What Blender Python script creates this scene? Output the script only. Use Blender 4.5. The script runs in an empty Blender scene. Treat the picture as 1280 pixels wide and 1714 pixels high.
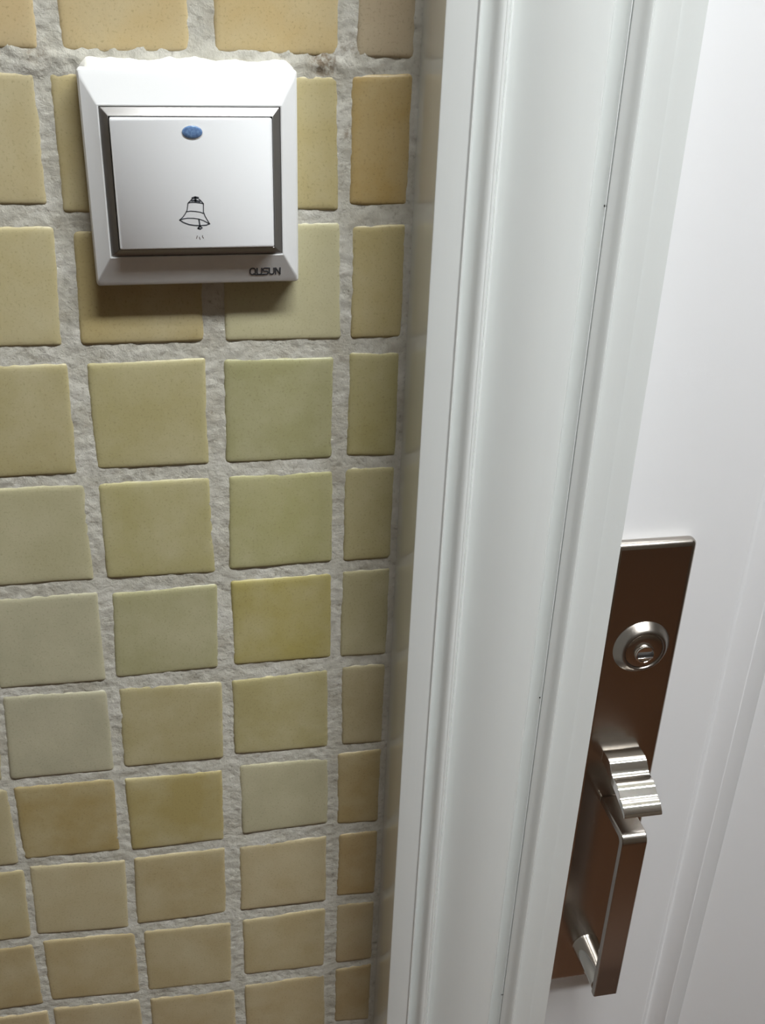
import bpy, bmesh, math, random
from mathutils import Vector, Matrix, noise

random.seed(7)
S = bpy.context.scene
COL = S.collection

# ------------------------------------------------------------------ camera
F_PX = 1779.616
CAM = Vector((-0.012889, -0.466636, 1.384100))
RT = Vector((0.98100991, -0.19041211, 0.03691585))
FW = Vector((0.18577199, 0.86772306, -0.46102653))
UP = Vector((0.0557523, 0.45912952, 0.88661816))
cd = bpy.data.cameras.new('camera')
cam = bpy.data.objects.new('camera', cd)
COL.objects.link(cam)
cd.sensor_fit = 'VERTICAL'
cd.sensor_height = 36.0
cd.lens = F_PX * 36.0 / 1714.0
cd.clip_start = 0.01
M = Matrix.Identity(4)
for i in range(3):
    M[i][0], M[i][1], M[i][2], M[i][3] = RT[i], UP[i], -FW[i], CAM[i]
cam.matrix_world = M
S.camera = cam

# ------------------------------------------------------------------ world and exposure
w = bpy.data.worlds.new('world')
S.world = w
w.use_nodes = True
w.node_tree.nodes['Background'].inputs[0].default_value = (0.9, 0.93, 1.0, 1)
w.node_tree.nodes['Background'].inputs[1].default_value = 0.02
S.view_settings.view_transform = 'Standard'
S.view_settings.look = 'None'
S.view_settings.gamma = 1.0
S.view_settings.use_curve_mapping = False
S.view_settings.exposure = 0.06

LAMP_POS = (0.47, -0.61, 2.44)     # underside of the tube lamp
LAMP_HALF = 0.50                   # half its length
LAMP_L = 82.0


# ------------------------------------------------------------------ materials
def srgb(r, g, b):
    def f(v):
        v /= 255.0
        return v / 12.92 if v <= 0.04045 else ((v + 0.055) / 1.055) ** 2.4
    return (f(r), f(g), f(b), 1)


def mat(name):
    m = bpy.data.materials.new(name)
    m.use_nodes = True
    nt = m.node_tree
    return m, nt, nt.nodes['Principled BSDF']


def node(nt, t, **kw):
    n = nt.nodes.new(t)
    for k, v in kw.items():
        setattr(n, k, v)
    return n


def noise_tex(nt, scale, detail=3, rough=0.5, coord='Object', vec=None):
    n = node(nt, 'ShaderNodeTexNoise')
    n.inputs['Scale'].default_value = scale
    n.inputs['Detail'].default_value = detail
    n.inputs['Roughness'].default_value = rough
    if vec is None:
        tc = node(nt, 'ShaderNodeTexCoord')
        vec = tc.outputs[coord]
    nt.links.new(vec, n.inputs['Vector'])
    return n


def ramp(nt, src, stops):
    r = node(nt, 'ShaderNodeValToRGB')
    e = r.color_ramp.elements
    while len(e) < len(stops):
        e.new(0.5)
    for k, (p, c) in enumerate(stops):
        e[k].position = p
        e[k].color = c if len(c) == 4 else (*c, 1)
    nt.links.new(src, r.inputs[0])
    return r


def bump(nt, b, src, strength, dist):
    n = node(nt, 'ShaderNodeBump')
    n.inputs['Strength'].default_value = strength
    n.inputs['Distance'].default_value = dist
    nt.links.new(src, n.inputs['Height'])
    nt.links.new(n.outputs[0], b.inputs['Normal'])
    return n


def simple(name, col, rough=0.5, metal=0.0, bscale=None, bstr=0.1, bdist=0.0003, coat=0.0):
    m, nt, b = mat(name)
    b.inputs['Base Color'].default_value = (*col[:3], 1)
    b.inputs['Roughness'].default_value = rough
    b.inputs['Metallic'].default_value = metal
    b.inputs['Coat Weight'].default_value = coat
    if bscale:
        n = noise_tex(nt, bscale)
        bump(nt, b, n.outputs[0], bstr, bdist)
    return m


MT = {}


def build_materials():
    # glazed ceramic tile, colour taken from the object
    m, nt, b = mat('tile_glaze')
    oi = node(nt, 'ShaderNodeObjectInfo')
    geo = node(nt, 'ShaderNodeNewGeometry')
    n1 = noise_tex(nt, 34, 4, 0.55, vec=geo.outputs['Position'])
    n2 = noise_tex(nt, 900, 3, 0.6, vec=geo.outputs['Position'])
    hs = node(nt, 'ShaderNodeMix', data_type='RGBA', blend_type='MIX')
    nt.links.new(oi.outputs['Color'], hs.inputs[6])
    pale = node(nt, 'ShaderNodeMix', data_type='RGBA', blend_type='MIX')
    pale.inputs[0].default_value = 0.45
    pale.inputs[7].default_value = (0.60, 0.56, 0.40, 1)
    nt.links.new(oi.outputs['Color'], pale.inputs[6])
    nt.links.new(pale.outputs[2], hs.inputs[7])
    r1 = ramp(nt, n1.outputs[0], [(0.38, (0, 0, 0)), (0.72, (0.85, 0.85, 0.85))])
    # thin glaze along the edges of a tile: vertex attribute 'rim'
    at = node(nt, 'ShaderNodeAttribute', attribute_name='rim')
    mx = node(nt, 'ShaderNodeMath', operation='MULTIPLY')
    rr = ramp(nt, n1.outputs[0], [(0.35, (0.1, 0.1, 0.1)), (0.65, (0.55, 0.55, 0.55))])
    nt.links.new(at.outputs['Fac'], mx.inputs[0])
    nt.links.new(rr.outputs[0], mx.inputs[1])
    mm = node(nt, 'ShaderNodeMath', operation='MAXIMUM')
    nt.links.new(r1.outputs[0], mm.inputs[0])
    nt.links.new(mx.outputs[0], mm.inputs[1])
    nt.links.new(mm.outputs[0], hs.inputs[0])
    # fine speckle in the glaze
    sp = ramp(nt, n2.outputs[0], [(0.30, (0.72, 0.70, 0.66)), (0.44, (1, 1, 1)), (0.62, (1, 1, 1)), (0.75, (1.1, 1.1, 1.1))])
    mul = node(nt, 'ShaderNodeMix', data_type='RGBA', blend_type='MULTIPLY')
    mul.inputs[0].default_value = 0.75
    nt.links.new(hs.outputs[2], mul.inputs[6])
    nt.links.new(sp.outputs[0], mul.inputs[7])
    nt.links.new(mul.outputs[2], b.inputs['Base Color'])
    b.inputs['Roughness'].default_value = 0.42
    n3 = noise_tex(nt, 160, 3, 0.5, vec=geo.outputs['Position'])
    bump(nt, b, n3.outputs[0], 0.25, 0.0006)
    MT['tile'] = m

    # cement grout
    m, nt, b = mat('grout')
    n1 = noise_tex(nt, 55, 5, 0.6)
    n2 = noise_tex(nt, 420, 5, 0.65)
    base = ramp(nt, n1.outputs[0], [(0.30, (0.42, 0.39, 0.32)), (0.48, (0.53, 0.51, 0.44)), (0.70, (0.62, 0.60, 0.54))])
    fine = ramp(nt, n2.outputs[0], [(0.28, (0.60, 0.57, 0.53)), (0.42, (0.95, 0.95, 0.95)), (0.7, (1.05, 1.05, 1.05))])
    mul = node(nt, 'ShaderNodeMix', data_type='RGBA', blend_type='MULTIPLY')
    mul.inputs[0].default_value = 0.9
    nt.links.new(base.outputs[0], mul.inputs[6])
    nt.links.new(fine.outputs[0], mul.inputs[7])
    # brown stain in the joint beside the doorbell's top right corner
    tc = node(nt, 'ShaderNodeTexCoord')
    prev = mul.outputs[2]
    for (sx, sz, rad, amt) in ((0.0545, 1.3455, 0.008, 0.8), (0.066, 1.318, 0.0045, 0.6), (-0.0585, 1.348, 0.007, 0.4), (0.0655, 1.352, 0.006, 0.4)):
        ds = node(nt, 'ShaderNodeVectorMath', operation='DISTANCE')
        ds.inputs[1].default_value = (sx, 0.0, sz)
        nt.links.new(tc.outputs['Object'], ds.inputs[0])
        mr = node(nt, 'ShaderNodeMapRange')
        mr.inputs[1].default_value = rad
        mr.inputs[2].default_value = rad * 0.4
        mr.inputs[3].default_value = 0.0
        mr.inputs[4].default_value = amt
        nt.links.new(ds.outputs['Value'], mr.inputs[0])
        ns = ramp(nt, n2.outputs[0], [(0.42, (1, 1, 1)), (0.6, (0, 0, 0))])
        mu = node(nt, 'ShaderNodeMath', operation='MULTIPLY')
        nt.links.new(mr.outputs[0], mu.inputs[0])
        nt.links.new(ns.outputs[0], mu.inputs[1])
        st = node(nt, 'ShaderNodeMix', data_type='RGBA', blend_type='MIX')
        st.inputs[7].default_value = (0.20, 0.14, 0.08, 1)
        nt.links.new(mu.outputs[0], st.inputs[0])
        nt.links.new(prev, st.inputs[6])
        prev = st.outputs[2]
    nt.links.new(prev, b.inputs['Base Color'])
    b.inputs['Roughness'].default_value = 0.9
    bump(nt, b, n2.outputs[0], 0.55, 0.0011)
    MT['grout'] = m

    # semi-gloss white paint of the door frame
    m, nt, b = mat('white_gloss_paint')
    b.inputs['Base Color'].default_value = (0.78, 0.805, 0.79, 1)
    b.inputs['Roughness'].default_value = 0.22
    b.inputs['Specular IOR Level'].default_value = 0.6
    b.inputs['Coat Weight'].default_value = 1.0
    b.inputs['Coat Roughness'].default_value = 0.09
    b.inputs['Coat IOR'].default_value = 1.6
    tc = node(nt, 'ShaderNodeTexCoord')
    mp = node(nt, 'ShaderNodeMapping')
    mp.inputs['Scale'].default_value = (260, 260, 6)
    nt.links.new(tc.outputs['Object'], mp.inputs[0])
    n = noise_tex(nt, 1, 2, 0.5, vec=mp.outputs[0])
    bump(nt, b, n.outputs[0], 0.12, 0.0004)
    MT['paint'] = m
    # door paint
    m, nt, b = mat('white_door_paint')
    b.inputs['Base Color'].default_value = (0.82, 0.82, 0.83, 1)
    b.inputs['Roughness'].default_value = 0.33
    n = noise_tex(nt, 90, 2)
    bump(nt, b, n.outputs[0], 0.06, 0.0005)
    MT['door'] = m

    # brushed steel of the lock plate
    m, nt, b = mat('brushed_steel')
    b.inputs['Base Color'].default_value = (0.46, 0.42, 0.38, 1)
    b.inputs['Metallic'].default_value = 1.0
    tc = node(nt, 'ShaderNodeTexCoord')
    mp = node(nt, 'ShaderNodeMapping')
    mp.inputs['Scale'].default_value = (1400, 1400, 60)
    nt.links.new(tc.outputs['Object'], mp.inputs[0])
    n = noise_tex(nt, 1, 3, 0.5, vec=mp.outputs[0])
    r = ramp(nt, n.outputs[0], [(0.3, (0.20, 0.20, 0.20)), (0.7, (0.24, 0.24, 0.24))])
    nt.links.new(r.outputs[0], b.inputs['Roughness'])
    MT['steel'] = m
    MT['bright_steel'] = simple('bright_steel', (0.80, 0.77, 0.73), 0.07, 1.0)
    MT['satin'] = simple('satin_steel', (0.27, 0.245, 0.22), 0.30, 1.0)
    MT['slot'] = simple('keyway_dark', (0.015, 0.013, 0.012), 0.6)

    MT['plastic'] = simple('white_plastic', (0.75, 0.755, 0.755), 0.38, 0, 1500, 0.05, 0.0001)
    MT['button'] = simple('white_button_plastic', (0.80, 0.81, 0.82), 0.33, 0, 1500, 0.04, 0.0001)
    MT['silver'] = simple('silver_paint', (0.27, 0.26, 0.25), 0.34, 0.75, 1500, 0.05, 0.0001)
    MT['filler'] = simple('white_filler', (0.70, 0.68, 0.63), 0.8, 0, 350, 0.35, 0.0008)
    MT['ink'] = simple('dark_print', (0.055, 0.06, 0.07), 0.5)
    MT['redink'] = simple('brown_print', (0.12, 0.09, 0.08), 0.5)
    m, nt, b = mat('blue_window')
    n = noise_tex(nt, 900, 2)
    r = ramp(nt, n.outputs[0], [(0.35, (0.09, 0.16, 0.33)), (0.65, (0.17, 0.29, 0.50))])
    nt.links.new(r.outputs[0], b.inputs['Base Color'])
    b.inputs['Roughness'].default_value = 0.12
    b.inputs['Coat Weight'].default_value = 0.6
    MT['blue'] = m

    # room
    m, nt, b = mat('brown_wood_floor')
    tc = node(nt, 'ShaderNodeTexCoord')
    mp = node(nt, 'ShaderNodeMapping')
    mp.inputs['Scale'].default_value = (1.5, 14, 1)
    nt.links.new(tc.outputs['Object'], mp.inputs[0])
    n = noise_tex(nt, 2.0, 5, 0.6, vec=mp.outputs[0])
    r = ramp(nt, n.outputs[0], [(0.3, (0.080, 0.034, 0.014)), (0.7, (0.15, 0.068, 0.030))])
    nt.links.new(r.outputs[0], b.inputs['Base Color'])
    b.inputs['Roughness'].default_value = 0.5
    MT['floor'] = m
    MT['wallpaint'] = simple('brown_wall_paint', (0.20, 0.165, 0.13), 0.8, 0, 60, 0.1, 0.001)
    MT['ceiling'] = simple('white_ceiling_paint', (0.7, 0.7, 0.68), 0.9, 0, 60, 0.1, 0.001)
    MT['lamp_case'] = simple('lamp_case_white', (0.8, 0.8, 0.8), 0.4)
    m, nt, b = mat('lamp_diffuser')
    b.inputs['Base Color'].default_value = (0.9, 0.9, 0.9, 1)
    b.inputs['Emission Color'].default_value = (0.95, 0.985, 1.0, 1)
    b.inputs['Emission Strength'].default_value = LAMP_L
    MT['lamp'] = m


build_materials()


# ------------------------------------------------------------------ helpers
def link(name, me, m, parent=None, smooth=None):
    o = bpy.data.objects.new(name, me)
    COL.objects.link(o)
    if m is not None and not me.materials:
        me.materials.append(m)
    if parent is not None:
        o.parent = parent
    if smooth is not None:
        for p in me.polygons:
            p.use_smooth = True
        me.set_sharp_from_angle(angle=math.radians(smooth))
    return o


def from_pd(name, v, f):
    me = bpy.data.meshes.new(name)
    me.from_pydata(v, [], f)
    me.update()
    return me


def fix_normals(me):
    bm = bmesh.new()
    bm.from_mesh(me)
    bmesh.ops.recalc_face_normals(bm, faces=bm.faces)
    bm.to_mesh(me)
    bm.free()
    return me


def boxes(name, lst):
    v, f = [], []
    for (x0, x1, y0, y1, z0, z1) in lst:
        b = len(v)
        v += [(x, y, z) for x in (x0, x1) for y in (y0, y1) for z in (z0, z1)]
        f += [tuple(b + i for i in q) for q in ((0, 1, 3, 2), (4, 6, 7, 5), (0, 4, 5, 1), (2, 3, 7, 6), (0, 2, 6, 4), (1, 5, 7, 3))]
    return from_pd(name, v, f)


def prism(name, pts, lo, hi, axis):
    """closed 2-D outline pts extruded along axis between lo and hi.
    axis 'x': pts are (y, z); axis 'z': pts are (x, y)."""
    n = len(pts)
    v = []
    for h in (lo, hi):
        for (a, b) in pts:
            v.append((h, a, b) if axis == 'x' else (a, b, h))
    f = [tuple(range(n)), tuple(range(2 * n - 1, n - 1, -1))]
    for i in range(n):
        j = (i + 1) % n
        f.append((i, j, n + j, n + i))
    return fix_normals(from_pd(name, v, f))


def bevel(o, width, seg=2, ang=35):
    md = o.modifiers.new('bevel', 'BEVEL')
    md.width = width
    md.segments = seg
    md.limit_method = 'ANGLE'
    md.angle_limit = math.radians(ang)
    md.harden_normals = False
    for p in o.data.polygons:
        p.use_smooth = True
    o.data.set_sharp_from_angle(angle=math.radians(50))
    return o


def lathe_y(name, prof, cx, cz, y0, n=48):
    """prof: (radius, protrusion) about an axis along -Y through (cx, cz)."""
    v, f = [], []
    for (r, h) in prof:
        for k in range(n):
            a = 2 * math.pi * k / n
            v.append((cx + r * math.cos(a), y0 - h, cz + r * math.sin(a)))
    m = len(prof)
    for i in range(m - 1):
        for k in range(n):
            k2 = (k + 1) % n
            f.append((i * n + k, i * n + k2, (i + 1) * n + k2, (i + 1) * n + k))
    f.append(tuple(range(n)))
    f.append(tuple((m - 1) * n + k for k in range(n)))
    return fix_normals(from_pd(name, v, f))


def tag(o, label=None, cat=None, group=None, kind=None):
    if label:
        o['label'] = label
    if cat:
        o['category'] = cat
    if group:
        o['group'] = group
    if kind:
        o['kind'] = kind
    return o


# ------------------------------------------------------------------ room
FACE = 0.0            # tile faces lie in the plane y = 0, the room is y < 0
DOOR_X0, DOOR_X1, DOOR_TOP = 0.205, 1.085, 2.06
wall = link('wall_front', boxes('wall_front', [
    (-1.6, 0.160, 0.0022, 0.14, 0, 2.6),
    (0.160, DOOR_X1 + 0.045, 0.0022, 0.14, DOOR_TOP + 0.045, 2.6),
    (DOOR_X1 + 0.045, 2.4, 0.0022, 0.14, 0, 2.6)]), MT['grout'])
tag(wall, 'room wall covered in small square beige glazed tiles with rough grey grout', 'wall', kind='structure')
o = link('floor', boxes('floor', [(-1.7, 2.5, -2.6, 0.3, -0.05, 0.0)]), MT['floor'])
tag(o, 'brown wooden floor below the tiled wall', 'floor', kind='structure')
o = link('ceiling', boxes('ceiling', [(-1.7, 2.5, -2.6, 0.3, 2.6, 2.65)]), MT['ceiling'])
tag(o, 'plain white ceiling above the tiled wall', 'ceiling', kind='structure')
o = link('wall_back', boxes('wall_back', [(-1.7, 2.5, -2.7, -2.6, 0, 2.6)]), MT['wallpaint'])
tag(o, 'dull brown painted wall facing the tiled wall', 'wall', kind='structure')
o = link('wall_left', boxes('wall_left', [(-1.7, -1.6, -2.6, 0.14, 0, 2.6)]), MT['wallpaint'])
tag(o, 'dull brown painted side wall meeting the tiled wall', 'wall', kind='structure')
o = link('wall_right', boxes('wall_right', [(2.4, 2.5, -2.6, 0.14, 0, 2.6)]), MT['wallpaint'])
tag(o, 'dull brown painted end wall beyond the white door', 'wall', kind='structure')

# ceiling lamp: case and opal diffuser, hung just under the ceiling
lamp = bpy.data.objects.new('ceiling_lamp', None)
COL.objects.link(lamp)
lamp.location = (LAMP_POS[0], LAMP_POS[1], 2.6)
tag(lamp, 'long white ceiling lamp with a glowing opal diffuser', 'lamp')
dz = LAMP_POS[2] - 2.6
o = link('lamp_case', boxes('lamp_case', [(-LAMP_HALF - 0.02, LAMP_HALF + 0.02, -0.09, 0.09, dz + 0.05, 0.0)]), MT['lamp_case'], lamp)
bevel(o, 0.006, 2)
dp = [(0.07 * math.cos(math.pi * k / 16), dz + 0.05 - 0.05 * math.sin(math.pi * k / 16)) for k in range(17)]
link('diffuser', prism('diffuser', dp, -LAMP_HALF, LAMP_HALF, 'x'), MT['lamp'], lamp, 40)

# ------------------------------------------------------------------ tiles


def bp(x, y):
    """where a photographed tile corner lies on the wall plane y = 0 (surveyed once, as wall coordinates)."""
    d = FW + RT * ((x - 640) / F_PX) - UP * ((y - 857) / F_PX)
    t = -CAM.y / d.y
    p = CAM + d * t
    return (p.x, p.z)


def z1(x, y):
    return bp(x / 2.0, y / 2.0)


def z2(x, y):
    return bp(x / 1.88235, 550 + y / 1.88235)


def z3(x, y):
    return bp(x / 1.88235, 1100 + y / 1.88235)


TW = 0.0535
XE = 0.0925
T = {}   # (row, column) -> TL, TR, BR, BL in wall coordinates (x, z)


def left_of(tr, br, tl=None):
    return [(tr[0] - TW, tr[1]), tr, br, (br[0] - TW, br[1])]


# row 0: only the lower part of these tiles is in the picture
def above(bl, br):
    return [(bl[0] + 0.0003, bl[1] + TW), (br[0], br[1] + TW), br, bl]


b_ = z1(133, 172)
T[0, 'B'] = above((b_[0] - TW, b_[1] + 0.0008), b_)
T[0, 'C'] = above(z1(203, 176), z1(636, 176))
T[0, 'D'] = above(z1(716, 178), z1(1134, 194))
b_ = z1(1190, 196)
T[0, 'E'] = above(b_, (XE, b_[1]))
T[1, 'B'] = left_of(z1(114, 240), z1(160, 690))
T[1, 'C'] = [z1(160, 240), z1(640, 246), z1(682, 708), z1(208, 716)]
T[1, 'D'] = [z1(718, 250), z1(1133, 252), z1(1134, 708), z1(742, 708)]
T[1, 'E'] = [z1(1175, 250), (XE, z1(1370, 245)[1]), (XE, z1(1358, 690)[1]), z1(1168, 690)]
T[2, 'B'] = left_of(z1(180, 756), z1(210, 1162))
T[2, 'C'] = [z1(242, 775), z1(680, 752), z1(684, 1146), z1(266, 1160)]
T[2, 'D'] = [z1(742, 750), z1(1140, 743), z1(1143, 1139), z1(750, 1147)]
T[2, 'E'] = [z1(1178, 755), (XE, z1(1345, 750)[1]), (XE, z1(1330, 1132)[1]), z1(1172, 1138)]
for rw, (f_, d) in {
    3: (z2, dict(B=[(0, 112), (212, 110), (246, 462), (0, 470)], C=[(270, 110), (648, 92), (660, 430), (303, 448)],
                 D=[(703, 97), (1053, 90), (1048, 412), (708, 428)], E=[(1098, 75), (1240, 75), (1243, 403), (1090, 405)])),
    4: (z2, dict(B=[(0, 495), (268, 490), (298, 795), (0, 822)], C=[(305, 490), (662, 468), (683, 773), (335, 792)],
                 D=[(718, 465), (1050, 448), (1048, 738), (720, 763)], E=[(1086, 440), (1235, 435), (1240, 725), (1078, 738)])),
    5: (z2, dict(B=[(0, 845), (308, 830), (335, 1112), (0, 1125)], C=[(350, 835), (685, 805), (690, 1072), (362, 1105)],
                 D=[(725, 797), (1047, 770), (1045, 1040), (733, 1065)], E=[(1076, 765), (1225, 755), (1205, 1030), (1070, 1038)])),
    6: (z3, dict(B=[(5, 125), (338, 105), (362, 360), (30, 390)], C=[(372, 98), (700, 78), (705, 322), (388, 352)],
                 D=[(728, 75), (1035, 38), (1035, 285), (738, 310)], E=[(1075, 30), (1205, 22), (1205, 270), (1075, 280)],
                 A=[(0, 150), (-12, 130), (8, 392), (0, 395)])),
    7: (z3, dict(A=[(0, 420), (25, 415), (62, 655), (0, 663)], B=[(38, 410), (360, 383), (380, 612), (75, 642)],
                 C=[(390, 385), (700, 357), (708, 578), (413, 612)], D=[(750, 340), (1035, 318), (1033, 525), (762, 562)],
                 E=[(1062, 305), (1195, 290), (1192, 520), (1060, 530)])),
    8: (z3, dict(A=[(0, 673), (75, 670), (100, 885), (0, 895)], B=[(90, 660), (395, 640), (408, 855), (115, 878)],
                 C=[(420, 635), (710, 600), (715, 808), (430, 845)], D=[(752, 598), (1030, 565), (1027, 770), (755, 802)],
                 E=[(1067, 560), (1190, 545), (1185, 745), (1058, 757)])),
    9: (z3, dict(A=[(0, 910), (105, 905), (140, 1095), (0, 1108)], B=[(130, 895), (425, 868), (442, 1058), (160, 1085)],
                 C=[(450, 865), (728, 835), (730, 1025), (465, 1055)], D=[(762, 830), (1028, 790), (1022, 975), (768, 1005)],
                 E=[(1058, 780), (1180, 770), (1178, 950), (1055, 968)])),
    10: (z3, dict(A=[(0, 1130), (150, 1115), (0, 0), (0, 0)], B=[(165, 1108), (440, 1080), (0, 0), (0, 0)],
                  C=[(470, 1078), (740, 1048), (0, 0), (0, 0)], D=[(768, 1035), (1025, 1000), (0, 0), (0, 0)],
                  E=[(1055, 985), (1175, 965), (1172, 1142), (1052, 1152)])),
}.items():
    for c, q in d.items():
        p = [f_(*a) for a in q]
        if rw == 10 and c != 'E':
            p[2] = (p[1][0] + 0.0004, p[1][1] - TW)
            p[3] = (p[0][0] + 0.0004, p[0][1] - TW)
        if c == 'E':
            p[1] = (XE, p[1][1])
            p[2] = (XE, p[2][1])
        if c == 'A' or (c == 'B' and rw in (3, 4, 5)):
            p = left_of(p[1], p[2])
        T[rw, c] = p

TAN, OLV, GRY, OCH, DOL = (0.66, 0.49, 0.225), (0.60, 0.50, 0.225), (0.64, 0.565, 0.345), (0.52, 0.36, 0.13), (0.50, 0.455, 0.215)
PAL = {  # middle rows darkened: dimmer, tinted light there is put into the tile colour
    (0, 'B'): (0.680, 0.500, 0.235), (0, 'C'): (0.680, 0.500, 0.225), (0, 'D'): (0.660, 0.475, 0.200), (0, 'E'): (0.560, 0.430, 0.250),
    (1, 'B'): (0.653, 0.525, 0.257), (1, 'C'): (0.613, 0.475, 0.199), (1, 'D'): (0.613, 0.485, 0.199), (1, 'E'): (0.574, 0.376, 0.114),
    (2, 'B'): (0.632, 0.515, 0.237), (2, 'C'): (0.593, 0.455, 0.190), (2, 'D'): (0.673, 0.594, 0.314), (2, 'E'): (0.593, 0.465, 0.190),
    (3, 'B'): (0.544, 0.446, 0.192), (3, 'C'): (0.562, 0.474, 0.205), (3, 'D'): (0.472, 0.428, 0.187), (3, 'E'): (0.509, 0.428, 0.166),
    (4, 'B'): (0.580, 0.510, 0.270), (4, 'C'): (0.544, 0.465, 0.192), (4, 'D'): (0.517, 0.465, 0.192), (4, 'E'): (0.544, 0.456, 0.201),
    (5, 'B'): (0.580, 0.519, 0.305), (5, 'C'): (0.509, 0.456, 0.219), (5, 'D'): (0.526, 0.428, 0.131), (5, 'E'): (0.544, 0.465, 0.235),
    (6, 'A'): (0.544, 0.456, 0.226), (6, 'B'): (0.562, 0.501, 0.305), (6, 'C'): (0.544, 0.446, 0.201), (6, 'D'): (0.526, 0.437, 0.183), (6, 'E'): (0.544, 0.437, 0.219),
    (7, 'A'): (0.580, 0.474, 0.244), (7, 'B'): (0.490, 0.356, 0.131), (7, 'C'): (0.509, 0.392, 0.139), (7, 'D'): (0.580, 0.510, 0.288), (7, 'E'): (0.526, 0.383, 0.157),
    (8, 'A'): (0.580, 0.460, 0.220), (8, 'B'): (0.620, 0.500, 0.260), (8, 'C'): (0.560, 0.430, 0.200), (8, 'D'): (0.600, 0.470, 0.240), (8, 'E'): (0.540, 0.380, 0.160),
    (9, 'A'): (0.540, 0.400, 0.180), (9, 'B'): (0.570, 0.430, 0.200), (9, 'C'): (0.580, 0.450, 0.220), (9, 'D'): (0.580, 0.450, 0.220), (9, 'E'): (0.560, 0.420, 0.210),
    (10, 'A'): (0.580, 0.430, 0.210), (10, 'B'): (0.580, 0.440, 0.220), (10, 'C'): (0.570, 0.430, 0.210), (10, 'D'): (0.570, 0.430, 0.210), (10, 'E'): (0.540, 0.390, 0.180),
}


def tone(c, j=1.0):
    return (c[0] * 0.735 * j, c[1] * 0.775 * j, c[2] * 0.90 * j, 1)


def tile_mesh(q, seed, name='tile', n_corner=4, n_mid=2):
    """rounded, slightly pillowed tile; q = TL, TR, BR, BL as (x, z)."""
    rnd = random.Random(seed)
    R = rnd.uniform(0.0016, 0.0026)
    cen = Vector((sum(a[0] for a in q) / 4, sum(a[1] for a in q) / 4))
    P = [Vector(a) for a in q]
    rs = [R * rnd.uniform(0.75, 1.2) for _ in range(4)]
    wob = [[rnd.uniform(-0.00025, 0.00025) for _ in range(n_mid)] for _ in range(4)]
    sgn = 1 if (P[1] - P[0]).cross(P[2] - P[1]) < 0 else -1     # clockwise: inside is to the right

    def outline(off):
        """the quad inset by off, with rounded corners."""
        E = []
        for i in range(4):
            d = (P[(i + 1) % 4] - P[i]).normalized()
            nn = Vector((d.y, -d.x)) * sgn
            E.append((P[i] + nn * off, d))
        C = []
        for i in range(4):
            (p, d), (q_, e) = E[i - 1], E[i]
            t = (q_ - p).cross(e) / d.cross(e)
            C.append(p + d * t)
        out = []
        for i in range(4):
            c, pv, nx = C[i], C[i - 1], C[(i + 1) % 4]
            a = (pv - c).normalized()
            b = (nx - c).normalized()
            r = max(rs[i] - 0.35 * off, 0.0008)
            r2 = max(rs[(i + 1) % 4] - 0.35 * off, 0.0008)
            for k in range(n_corner):
                t = k / (n_corner - 1)
                out.append((c + a * r) * (1 - t) ** 2 + c * 2 * t * (1 - t) + (c + b * r) * t * t)
            nrm = Vector((b.y, -b.x))
            for k in range(n_mid):
                t = (k + 1) / (n_mid + 1)
                out.append((c + b * r).lerp(nx - b * r2, t) + nrm * wob[i][k])
        return out
    rings = [(0.0, 0.0040, 1), (0.0, 0.0016, 1), (0.00030, 0.00085, 1), (0.0009, 0.00035, 1), (0.0018, 0.00010, 0.9), (0.0032, 0.0, 0.55), (0.0060, -0.00005, 0.0)]
    tilt = (rnd.uniform(-1, 1) * 0.004, rnd.uniform(-1, 1) * 0.006)
    v, rim = [], []
    for (off, y, rv) in rings:
        out = outline(off)
        n = len(out)
        for p in out:
            yy = y
            if y < 0.003:
                yy += tilt[0] * (p.x - cen.x) + tilt[1] * (p.y - cen.y)
            v.append((p.x, yy, p.y))
            rim.append(rv)
    f = []
    m = len(rings)
    for j in range(m - 1):
        for i in range(n):
            i2 = (i + 1) % n
            f.append((j * n + i, j * n + i2, (j + 1) * n + i2, (j + 1) * n + i))
    v.append((cen.x, -0.00006, cen.y))
    rim.append(0)
    for i in range(n):
        f.append(((m - 1) * n + i, (m - 1) * n + (i + 1) % n, len(v) - 1))
    me = fix_normals(from_pd(name, v, f))
    at = me.attributes.new('rim', 'FLOAT', 'POINT')
    at.data.foreach_set('value', rim)
    for p in me.polygons:
        p.use_smooth = True
    me.materials.append(MT['tile'])
    return me


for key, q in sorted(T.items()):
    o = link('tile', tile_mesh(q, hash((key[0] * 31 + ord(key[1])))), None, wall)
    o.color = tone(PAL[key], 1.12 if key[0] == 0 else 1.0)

# regular tiling around the surveyed tiles
PITCH = 0.0602
HX = [0.0641, 0.0051, -0.0551, -0.1132]      # joint centres to the left of columns E, D, C, B
H0 = 1.3444                                  # joint centre under row 0


def col_span(c):                             # c: 0 = E, 1 = D, 2 = C, 3 = B, 4 = A, 5 ...
    if c == 0:
        return HX[0], 0.0958
    lo = HX[c] if c < 4 else HX[3] - PITCH * (c - 3)
    hi = HX[c - 1] if c - 1 < 4 else HX[3] - PITCH * (c - 4)
    return lo, hi


names = 'EDCBA'
square = [tile_mesh([(-TW / 2, TW / 2), (TW / 2, TW / 2), (TW / 2, -TW / 2), (-TW / 2, -TW / 2)], 900 + k) for k in range(6)]
EW = XE - HX[0] - 0.0033
cut = [tile_mesh([(-EW / 2, TW / 2), (EW / 2, TW / 2), (EW / 2, -TW / 2), (-EW / 2, -TW / 2)], 950 + k) for k in range(3)]
PALS = [TAN, OLV, GRY, OLV, TAN, (.57, .45, .2), (.58, .43, .2)]
stuff_v, stuff_f, stuff_rim = [], [], []


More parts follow.
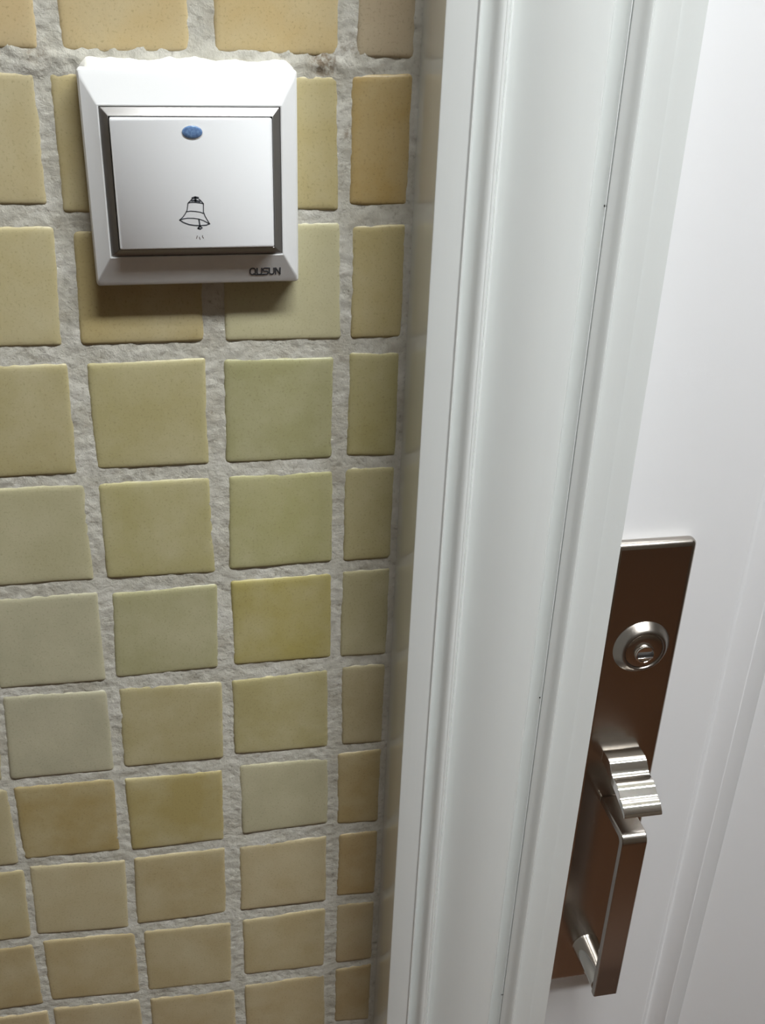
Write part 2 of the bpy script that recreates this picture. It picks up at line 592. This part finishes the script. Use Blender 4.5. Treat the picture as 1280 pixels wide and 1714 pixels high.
def add_stuff(x, z, wx, wz):
    b = len(stuff_v)
    for (off, y) in ((0, 0.004), (0, 0.0013), (0.0009, 0.0001)):
        for sx, sz in ((-1, -1), (1, -1), (1, 1), (-1, 1)):
            stuff_v.append((x + sx * (wx / 2 - off), y, z + sz * (wz / 2 - off)))
    for j in range(2):
        for i in range(4):
            i2 = (i + 1) % 4
            stuff_f.append((b + j * 4 + i, b + j * 4 + i2, b + (j + 1) * 4 + i2, b + (j + 1) * 4 + i))
    stuff_f.append((b + 8, b + 9, b + 10, b + 11))


for rr in range(-21, 23):
    zc = H0 - PITCH * (rr - 0.5)
    if zc - TW / 2 < 0.002 or zc + TW / 2 > 2.598:
        continue
    for c in range(0, 26):
        if c < 5 and (rr, names[c]) in T:
            continue
        lo, hi = col_span(c)
        if lo < -1.6:
            continue
        if c == 0:
            xc, wx = (lo + 0.0033 + XE) / 2, EW
        else:
            xc, wx = (lo + hi) / 2, TW
        if -7 <= rr <= 14 and c <= 9:
            me = random.choice(cut if c == 0 else square)
            o = link('tile', me, None, wall)
            o.location = (xc + random.uniform(-.0006, .0006) * (c > 0), 0, zc + random.uniform(-.0006, .0006))
            o.rotation_euler = (0, random.uniform(-.008, .008), 0)
            k = random.choice(PALS)
            j = random.uniform(0.93, 1.05)
            o.color = tone((k[0], k[1], k[2] * random.uniform(.9, 1.1)), j)
        else:
            add_stuff(xc, zc, wx, TW)
    # to the right of the door, and over it
    for c in range(40):
        xc = 0.0958 + PITCH * (c + 0.5)
        if xc < DOOR_X1 + 0.14 and zc - TW / 2 < DOOR_TOP + 0.125:
            continue
        if xc + TW / 2 > 2.4:
            continue
        add_stuff(xc, zc, TW, TW)
me = fix_normals(from_pd('tile_field', stuff_v, stuff_f))
o = link('tile_field', me, MT['tile'], wall)
o.color = tone((.60, .48, .22))
tag(o, kind='stuff')

# grout: lumpy surface between the tiles, real relief
X0, X1, Z0, Z1, ST = -0.205, 0.0953, 0.66, 1.47, 0.00125
nx, nz = int((X1 - X0) / ST) + 1, int((Z1 - Z0) / ST) + 1
gv = []
for j in range(nz):
    z = Z0 + (Z1 - Z0) * j / (nz - 1)
    for i in range(nx):
        x = X0 + (X1 - X0) * i / (nx - 1)
        a = noise.noise((x * 45, z * 45, 1.7))
        b = noise.noise((x * 230, z * 230, 5.1))
        c = noise.noise((x * 520, z * 520, 9.3))
        y = 0.00070 - 0.00045 * a - 0.00040 * b - 0.00022 * c
        # cement built up around the doorbell's upper edge
        if z > 1.335:
            k = max(0.0, 1 - abs(z - 1.345) / 0.008) * (1.0 if abs(x) < 0.065 else max(0, 1 - (abs(x) - 0.065) / 0.02))
            y -= 0.0008 * k * (1 + 0.9 * b)
        gv.append((x, min(y, 0.0021), z))
gf = []
for j in range(nz - 1):
    for i in range(nx - 1):
        a = j * nx + i
        gf.append((a, a + 1, a + nx + 1, a + nx))
me = from_pd('grout', gv, gf)
o = link('grout', me, MT['grout'], wall, 80)
tag(o, kind='stuff')

# cement smear along the doorbell's top edge
cv, cf = [], []
N = 90
prof = [(0.0005, 0.0485), (-0.0012, 0.0478), (-0.0026, 0.0462), (-0.0040, 0.0446), (-0.0046, 0.0434), (-0.0030, 0.0428), (0.0008, 0.0428)]
for i in range(N):
    x = -0.0435 + 0.0865 * i / (N - 1)
    e = min(1.0, min(i, N - 1 - i) / 4.0)
    for k, (y, z) in enumerate(prof):
        a = noise.noise((x * 110, k * 0.35, 3.3))
        b = noise.noise((x * 380, k * 0.9, 7.7))
        s = (0.78 + 0.38 * a + 0.10 * b) * (0.35 + 0.65 * e)
        s = max(0.12, s)
        zz = 0.0429 + (z - 0.0429) * s if k < 5 else z
        yy = 0.0008 + (y - 0.0008) * (0.55 + 0.45 * s) * e
        cv.append((x, yy, 1.30 + zz - 0.0008))
m = len(prof)
for i in range(N - 1):
    for k in range(m - 1):
        cf.append((i * m + k, i * m + k + 1, (i + 1) * m + k + 1, (i + 1) * m + k))
o = link('cement_smear', fix_normals(from_pd('cement_smear', cv, cf)), MT['filler'], wall, 80)

# ------------------------------------------------------------------ door frame


def smooth_curve(pts, n=6):
    """Catmull-Rom through pts."""
    res = []
    for i in range(len(pts) - 1):
        p0 = Vector(pts[max(i - 1, 0)])
        p1, p2 = Vector(pts[i]), Vector(pts[i + 1])
        p3 = Vector(pts[min(i + 2, len(pts) - 1)])
        for k in range(n):
            t = k / n
            res.append(0.5 * ((2 * p1) + (p2 - p0) * t + (2 * p0 - 5 * p1 + 4 * p2 - p3) * t * t + (3 * p1 - p0 - 3 * p2 + p3) * t ** 3))
    res.append(Vector(pts[-1]))
    return [(a.x, a.y) for a in res]


casing_front = [(0.0953, 0.0021), (0.0953, -0.0362), (0.0955, -0.0368), (0.0961, -0.0371)]
casing_front += [(0.1074, -0.0372)]
casing_front += smooth_curve([(0.1078, -0.0373), (0.1085, -0.0379), (0.1090, -0.0374), (0.1094, -0.0350), (0.1099, -0.0332), (0.1107, -0.0332), (0.1125, -0.0347), (0.1145, -0.0366), (0.1160, -0.0380), (0.1175, -0.0386), (0.1188, -0.0383)], 4)
casing_front += smooth_curve([(0.119, -0.0384), (0.1204, -0.0374), (0.1221, -0.0338), (0.1234, -0.0302), (0.1246, -0.0285), (0.1275, -0.03028), (0.133, -0.0331), (0.139, -0.03533), (0.145, -0.03669), (0.151, -0.03717), (0.157, -0.03677), (0.161, -0.03602), (0.163, -0.03512), (0.164, -0.0332), (0.1645, -0.0308), (0.1654, -0.0284), (0.1668, -0.0282), (0.1705, -0.0312)], 5)
casing_front += [(0.1713, -0.0326), (0.1717, -0.0324), (0.1717, 0.0021)]
jamb_front = [(0.1719, -0.0318), (0.1722, -0.0328)]
jamb_front += smooth_curve([(0.1728, -0.0331), (0.1750, -0.0342), (0.1772, -0.0358), (0.1788, -0.0364), (0.1797, -0.0355), (0.1802, -0.0330), (0.1810, -0.0312), (0.1824, -0.0311)], 5)
jamb_front += [(0.1930, -0.0313), (0.1934, -0.0304), (0.2040, -0.0302), (0.2048, -0.0299), (0.2050, -0.0292)]

TOPZ = DOOR_TOP + 0.0


def frame_piece(name, prof, back, label, flip=False, head=False):
    pts = list(prof) + back
    if flip:
        s = DOOR_X0 + DOOR_X1
        pts = [(s - x, y) for (x, y) in pts]
    if head:
        # x offset from the opening turned into height above it; runs across the head
        hp = [(y, DOOR_TOP + (DOOR_X0 - x)) for (x, y) in pts]
        me = prism(name, hp, 0.0953, DOOR_X0 + DOOR_X1 - 0.0953, 'x')
    else:
        me = prism(name, pts, 0.0, TOPZ, 'z')
    o = link(name, me, MT['paint'], None, 32)
    tag(o, label, 'door trim', kind='structure')
    return o


cb = []
jb = [(0.2050, 0.14), (0.1605, 0.14), (0.1605, 0.0023), (0.1719, 0.0023)]
trim = frame_piece('trim_1', casing_front, cb, 'moulded white casing running up between the beige tiles and the door')
frame_piece('trim_2', jamb_front, jb, 'narrow white door jamb with a bead, between casing and door')
frame_piece('trim_3', casing_front, cb, 'moulded white casing on the far side of the door', flip=True)
frame_piece('trim_4', jamb_front, jb, 'narrow white door jamb on the far side of the door', flip=True)
frame_piece('trim_5', casing_front, cb, 'moulded white casing running across above the door', head=True)
frame_piece('trim_6', jamb_front, jb, 'narrow white door jamb running across above the door', head=True)

# three dark specks in the joint line of the casing
for (sx, sz, r) in ((0.1713, 1.2945, 0.0006), (0.1708, 1.0350, 0.00045), (0.1716, 0.7990, 0.0008)):
    me = lathe_y('nail_hole', [(r, 0), (r * 0.9, 0.0002), (r * 0.4, 0.0003)], sx, sz, -0.0322, 10)
    link('nail_hole', me, MT['slot'], trim)

# ------------------------------------------------------------------ door
DF = 0.0085
dx0, dx1, dz1 = DOOR_X0 + 0.003, DOOR_X1 - 0.003, DOOR_TOP - 0.003
px0, px1, pz0, pz1 = 0.3005, 0.9895, 0.22, 1.90
door = link('door_1', boxes('door_1', [
    (dx0, dx1, DF + 0.013, DF + 0.040, 0.008, dz1),
    (dx0, px0, DF, DF + 0.013, 0.008, dz1), (px1, dx1, DF, DF + 0.013, 0.008, dz1),
    (px0, px1, DF, DF + 0.013, 0.008, pz0), (px0, px1, DF, DF + 0.013, pz1, dz1)]), MT['door'])
tag(door, 'white painted panelled door with a tall brushed steel lock plate and pull handle', 'door', kind='structure')

# cove moulding round the panel, swept round the rectangle with mitred corners
mp = smooth_curve([(0.0, DF), (0.0020, DF + 0.0003), (0.0045, DF + 0.0024), (0.0070, DF + 0.0044), (0.0095, DF + 0.0050), (0.0140, DF + 0.0044), (0.0200, DF + 0.0027), (0.0255, DF + 0.0003), (0.0288, DF - 0.0016), (0.0300, DF - 0.0024)], 5)
mp += [(0.0302, DF - 0.0022), (0.0303, DF + 0.0130)]
mv, mf = [], []
for (o_, y) in mp:
    for (x, z) in ((px0 + o_, pz0 + o_), (px1 - o_, pz0 + o_), (px1 - o_, pz1 - o_), (px0 + o_, pz1 - o_)):
        mv.append((x, y, z))
for j in range(len(mp) - 1):
    for i in range(4):
        i2 = (i + 1) % 4
        mf.append((j * 4 + i, j * 4 + i2, (j + 1) * 4 + i2, (j + 1) * 4 + i))
link('panel_moulding', fix_normals(from_pd('panel_moulding', mv, mf)), MT['door'], door, 30)
o = link('panel', boxes('panel', [(px0 + 0.0304, px1 - 0.0304, DF + 0.0004, DF + 0.0130, pz0 + 0.0304, pz1 - 0.0304)]), MT['door'], door)
bevel(o, 0.0008, 2)

# lock plate, cylinder, thumb lever and pull handle
XC = 0.2414
plate = link('lock_plate', boxes('lock_plate', [(XC - 0.0242, XC + 0.0242, 0.0, DF, 0.7612, 1.1075)]), MT['steel'], door)
bevel(plate, 0.0036, 5)
plate['label'] = 'tall brushed steel lock plate'
CZ = 1.0390
CX = XC + 0.0008
rose = link('cylinder_ring', lathe_y('cylinder_ring', [(0.0172, 0.0), (0.0169, 0.0004), (0.0161, 0.0013), (0.0150, 0.0026), (0.0139, 0.0040), (0.0130, 0.0048), (0.0123, 0.0051), (0.0119, 0.0050), (0.0116, 0.0046), (0.0112, 0.0040)], CX, CZ, 0.0), MT['satin'], plate, 40)
link('cylinder_face', lathe_y('cylinder_face', [(0.0112, 0.0), (0.0112, 0.0042), (0.0108, 0.0044), (0.0062, 0.0044)], CX, CZ, 0.0), MT['steel'], plate, 40)
# key plug: raised rim round a disc with a horizontal key slot
link('key_plug', lathe_y('key_plug', [(0.0060, 0.0042), (0.0059, 0.0060), (0.0056, 0.0066), (0.0050, 0.0067), (0.0047, 0.0063), (0.0046, 0.0056)], CX, CZ - 0.0012, 0.0, 32), MT['bright_steel'], plate, 40)
o = link('key_slot', boxes('key_slot', [(CX - 0.0050, CX + 0.0050, -0.0069, -0.0056, CZ - 0.0026, CZ - 0.0008)]), MT['slot'], plate)
o = link('key_slot_lip', boxes('key_slot_lip', [(CX - 0.0046, CX + 0.0046, -0.0076, -0.0056, CZ - 0.0034, CZ - 0.0026)]), MT['bright_steel'], plate)
bevel(o, 0.0003, 2)

# thumb lever: waved top, hooked down at the front
top = smooth_curve([(0.0, 0.9643), (-0.0030, 0.9647), (-0.0058, 0.9647), (-0.0084, 0.9645), (-0.0108, 0.9637), (-0.0130, 0.9616), (-0.0152, 0.9594), (-0.0175, 0.9582), (-0.0205, 0.9583), (-0.0232, 0.9582), (-0.0258, 0.9570), (-0.0285, 0.9550), (-0.0312, 0.9531), (-0.0335, 0.9526), (-0.0358, 0.9514), (-0.0378, 0.9496), (-0.0391, 0.9480), (-0.0395, 0.9468)], 6)
und = smooth_curve([(-0.0388, 0.9458), (-0.0370, 0.9470), (-0.0335, 0.9486), (-0.0290, 0.9500), (-0.0225, 0.9520), (-0.0160, 0.9530), (-0.0080, 0.9560), (0.0, 0.9570)], 4)
lv = link('thumb_lever', prism('thumb_lever', top + und, XC - 0.0118, XC + 0.0118, 'x'), MT['bright_steel'], door, 40)
bevel(lv, 0.0007, 2, 50)
lv['label'] = 'wavy polished thumb lever'

# pull handle: flat bar, square to the plate at the top and turned down
bw, bt, yo, zt, zb, rb = 0.0080, 0.0048, -0.0362, 0.9272, 0.7882, 0.0062
outer = [(0.0, zt)]
inner = [(0.0, zt - bt)]
for k in range(9):
    a = math.pi / 2 * k / 8
    outer.append((yo + rb - rb * math.sin(a), zt - rb + rb * math.cos(a)))
ri = 0.0030
for k in range(9):
    a = math.pi / 2 * k / 8
    inner.append((yo + bt + ri - ri * math.sin(a), zt - bt - ri + ri * math.cos(a)))
outer += [(yo, zb + 0.0008), (yo + 0.0008, zb)]
inner += [(yo + bt, zb)]
hd = link('pull_handle', prism('pull_handle', outer + inner[::-1], XC - bw, XC + bw, 'x'), MT['steel'], door, 40)
bevel(hd, 0.0007, 2, 50)
hd['label'] = 'flat steel pull handle bar'
link('handle_post', lathe_y('handle_post', [(0.0094, 0.0), (0.0093, 0.0006), (0.0092, 0.0015), (0.0086, 0.0150), (0.0079, -yo - bt)], XC - 0.0006, 0.7945, 0.0, 40), MT['bright_steel'], hd, 40)

# ------------------------------------------------------------------ doorbell
db = bpy.data.objects.new('doorbell_switch', None)
COL.objects.link(db)
db.location = (0.0, 0.0, 1.30)
db.rotation_euler = (0, -0.009, 0)
tag(db, 'square white plastic doorbell button with a bell symbol on the tiled wall', 'doorbell')


def rect_rings(name, rings, mats=None, cap=True, nc=4):
    """rings: (half width, half height, y, corner radius); skinned into one surface, last ring capped."""
    v, f = [], []
    for (hx, hz, y, r) in rings:
        for (sx, sz, a0) in ((1, 1, 0), (-1, 1, 90), (-1, -1, 180), (1, -1, 270)):
            for k in range(nc):
                a = math.radians(a0 + 90 * k / (nc - 1))
                v.append((sx * (hx - r) + r * math.cos(a), y, sz * (hz - r) + r * math.sin(a)))
    n = 4 * nc
    for j in range(len(rings) - 1):
        for i in range(n):
            i2 = (i + 1) % n
            f.append((j * n + i, j * n + i2, (j + 1) * n + i2, (j + 1) * n + i))
    if cap:
        f.append(tuple((len(rings) - 1) * n + i for i in range(n)))
    return fix_normals(from_pd(name, v, f))


frame = link('face_frame', rect_rings('face_frame', [
    (0.0428, 0.0428, 0.0009, 0.0012), (0.0430, 0.0430, -0.0072, 0.0014), (0.04285, 0.04285, -0.0082, 0.0013), (0.0424, 0.0424, -0.0090, 0.0012),
    (0.0421, 0.0406, -0.0098, 0.0010), (0.0365, 0.0305, -0.0130, 0.0006), (0.0361, 0.0301, -0.0132, 0.0005), (0.0356, 0.0296, -0.0131, 0.0004), (0.0356, 0.0296, -0.0010, 0.0004)], cap=False), MT['plastic'], db, 19)
frame['label'] = 'white sloping frame of the doorbell'
bz = link('bezel', rect_rings('bezel', [
    (0.03555, 0.02955, -0.0020, 0.0004), (0.03555, 0.02955, -0.0126, 0.0004), (0.0352, 0.0292, -0.0129, 0.0004), (0.0345, 0.0285, -0.0133, 0.0004),
    (0.0338, 0.0278, -0.0139, 0.0004), (0.0323, 0.0263, -0.0152, 0.0004), (0.0321, 0.0261, -0.0150, 0.0004), (0.0321, 0.0261, -0.0030, 0.0004)], cap=False), MT['silver'], db, 22)
bz['label'] = 'silver grey bezel'
YB = -0.0172
btn = link('push_button', rect_rings('push_button', [
    (0.03175, 0.02575, -0.0030, 0.0006), (0.03175, 0.02575, -0.0164, 0.0008), (0.0316, 0.0256, -0.0169, 0.0008), (0.0312, 0.0252, YB, 0.0008)]), MT['button'], db, 35)

# oval indicator window
me = lathe_y('indicator_window', [(0.0040, 0.0), (0.0040, 0.0002), (0.0036, 0.0004), (0.0020, 0.00055)], 0, 0, YB, 36)
for v in me.vertices:
    v.co.z = v.co.z * 0.62 + 0.0205
link('indicator_window', me, MT['blue'], btn, 60)
me = lathe_y('window_rim', [(0.0042, 0.0), (0.0042, 0.00015)], 0, 0, YB, 36)
for v in me.vertices:
    v.co.z = v.co.z * 0.66 + 0.0205
link('window_rim', me, MT['plastic'], btn)


def strokes(name, lines, wd, to3d, closed=()):
    """flat print made of polyline strokes with width; to3d maps (u, v, lift) to a point."""
    v, f = [], []
    for pts in lines:
        w_ = wd
        if isinstance(pts, tuple):
            pts, w_ = pts
        P = [Vector(p) for p in pts]
        b = len(v)
        for i, p in enumerate(P):
            t = (P[min(i + 1, len(P) - 1)] - P[max(i - 1, 0)])
            t = t.normalized() if t.length > 0 else Vector((1, 0))
            nrm = Vector((-t.y, t.x)) * w_ / 2
            ext = Vector((0, 0))
            if i == 0:
                ext = -t * w_ * 0.35
            if i == len(P) - 1:
                ext = t * w_ * 0.35
            for q in (p + nrm + ext, p - nrm + ext):
                v.append(to3d(q.x, q.y, 0.00005))
            for q in (p + nrm + ext, p - nrm + ext):
                v.append(to3d(q.x, q.y, -0.00005))
        for i in range(len(P) - 1):
            a, c = b + 4 * i, b + 4 * (i + 1)
            f += [(a, a + 1, c + 1, c), (a + 2, c + 2, c + 3, a + 3), (a, c, c + 2, a + 2), (a + 1, a + 3, c + 3, c + 1)]
        a, c = b, b + 4 * (len(P) - 1)
        f += [(a, a + 2, a + 3, a + 1), (c, c + 1, c + 3, c + 2)]
    return fix_normals(from_pd(name, v, f))


# bell symbol, in mm from its centre (traced outline of the print)
def bellpt(u, v, l):
    return (-0.0008 + u * 0.001, YB - l, -0.0111 + v * 0.001)


def B(x, y):      # bell close-up pixels to mm
    return ((x - 275) / 24.2, -(y - 325) / 23.2)


bell = [
    [B(*p) for p in ((218, 232), (212, 262), (204, 300), (186, 330), (160, 362), (128, 388))],
    [B(*p) for p in ((368, 236), (366, 270), (364, 315), (378, 355), (400, 395), (420, 428))],
    ([B(*p) for p in ((128, 388), (160, 410), (215, 432), (270, 441), (330, 444), (385, 440), (420, 428))], 0.50),
    [B(*p) for p in ((128, 388), (160, 378), (205, 372), (260, 373), (310, 380), (360, 396), (420, 428))],
    [B(*p) for p in ((196, 312), (240, 306), (290, 310), (335, 318), (364, 328))],
    [B(*p) for p in ((218, 232), (245, 226), (290, 226), (335, 232), (368, 238))],
    ([B(*p) for p in ((222, 228), (250, 205), (262, 188))], 0.45),
    ([B(*p) for p in ((366, 236), (345, 212), (328, 196))], 0.45),
    ([B(*p) for p in ((264, 186), (292, 178), (318, 184))], 0.85),
    ([B(*p) for p in ((256, 210), (292, 208), (334, 218))], 0.75),
    ([B(*p) for p in ((292, 180), (292, 216))], 0.9),
    ([B(*p) for p in ((316, 384), (320, 420), (323, 450))], 0.6),
    ([B(*p) for p in ((305, 470), (323, 446), (342, 466), (324, 476), (308, 468))], 0.8),
]
link('bell_symbol', strokes('bell_symbol', bell, 0.40, bellpt), MT['ink'], btn)
marks = [[B(*p) for p in q] for q in (((293, 540), (282, 566)), ((312, 552), (318, 576)), ((345, 538), (342, 550), (352, 564)))]
link('sound_marks', strokes('sound_marks', marks, 0.28, bellpt), MT['redink'], btn)

# lettering QUSUN on the lower slope of the frame
SL = ((0.0305, -0.0130), (0.0406, -0.0098))     # the slope, half height and y


def slope_pt(u, v, l):
    x = 0.0280 + u * 0.001
    z = -0.0375 + v * 0.001
    t = (-z - SL[0][0]) / (SL[1][0] - SL[0][0])
    y = SL[0][1] + t * (SL[1][1] - SL[0][1])
    return (x, y - l - 0.00008, z)


h = 1.45
lw = 0.56


def arc(cx, cy, rx, ry, a0, a1, n=8):
    return [(cx + rx * math.cos(math.radians(a0 + (a1 - a0) * k / n)), cy + ry * math.sin(math.radians(a0 + (a1 - a0) * k / n))) for k in range(n + 1)]


def letter_U(x, wdt):
    r = 0.9
    return [(x, h)] + [(x, -h + r)] + arc(x + r, -h + r, r, r, 180, 270, 4)[1:] + arc(x + wdt - r, -h + r, r, r, 270, 360, 4) + [(x + wdt, h)]


def letter_S(x, wdt):
    r = h / 2
    return [(x + wdt, h), (x + r, h)] + arc(x + r, h / 2, r, r, 90, 270, 6)[1:] + [(x + wdt - r, 0)] + arc(x + wdt - r, -h / 2, r, r, 90, -90, 6) + [(x, -h)]


qx = -6.3
rq = 0.95
Q = arc(qx + rq, h - rq, rq, rq, 180, 90, 4) + arc(qx + 2.3 - rq, h - rq, rq, rq, 90, 0, 4) + arc(qx + 2.3 - rq, -h + rq, rq, rq, 0, -90, 4) + arc(qx + rq, -h + rq, rq, rq, -90, -180, 4) + [(qx, h - rq)]
letters = [Q, [(qx + 1.5, -h + 0.4), (qx + 2.5, -h - 0.15), (qx + 3.2, -h - 0.15), (qx + 6.0, -h - 0.1)],
           letter_U(-3.3, 2.0), letter_S(-0.75, 2.2), letter_U(2.0, 2.0), [(4.7, -h), (4.7, h)], [(4.7, h), (6.6, -h)], [(6.6, -h), (6.6, h)]]
link('lettering', strokes('lettering', letters, lw, slope_pt), MT['ink'], frame)
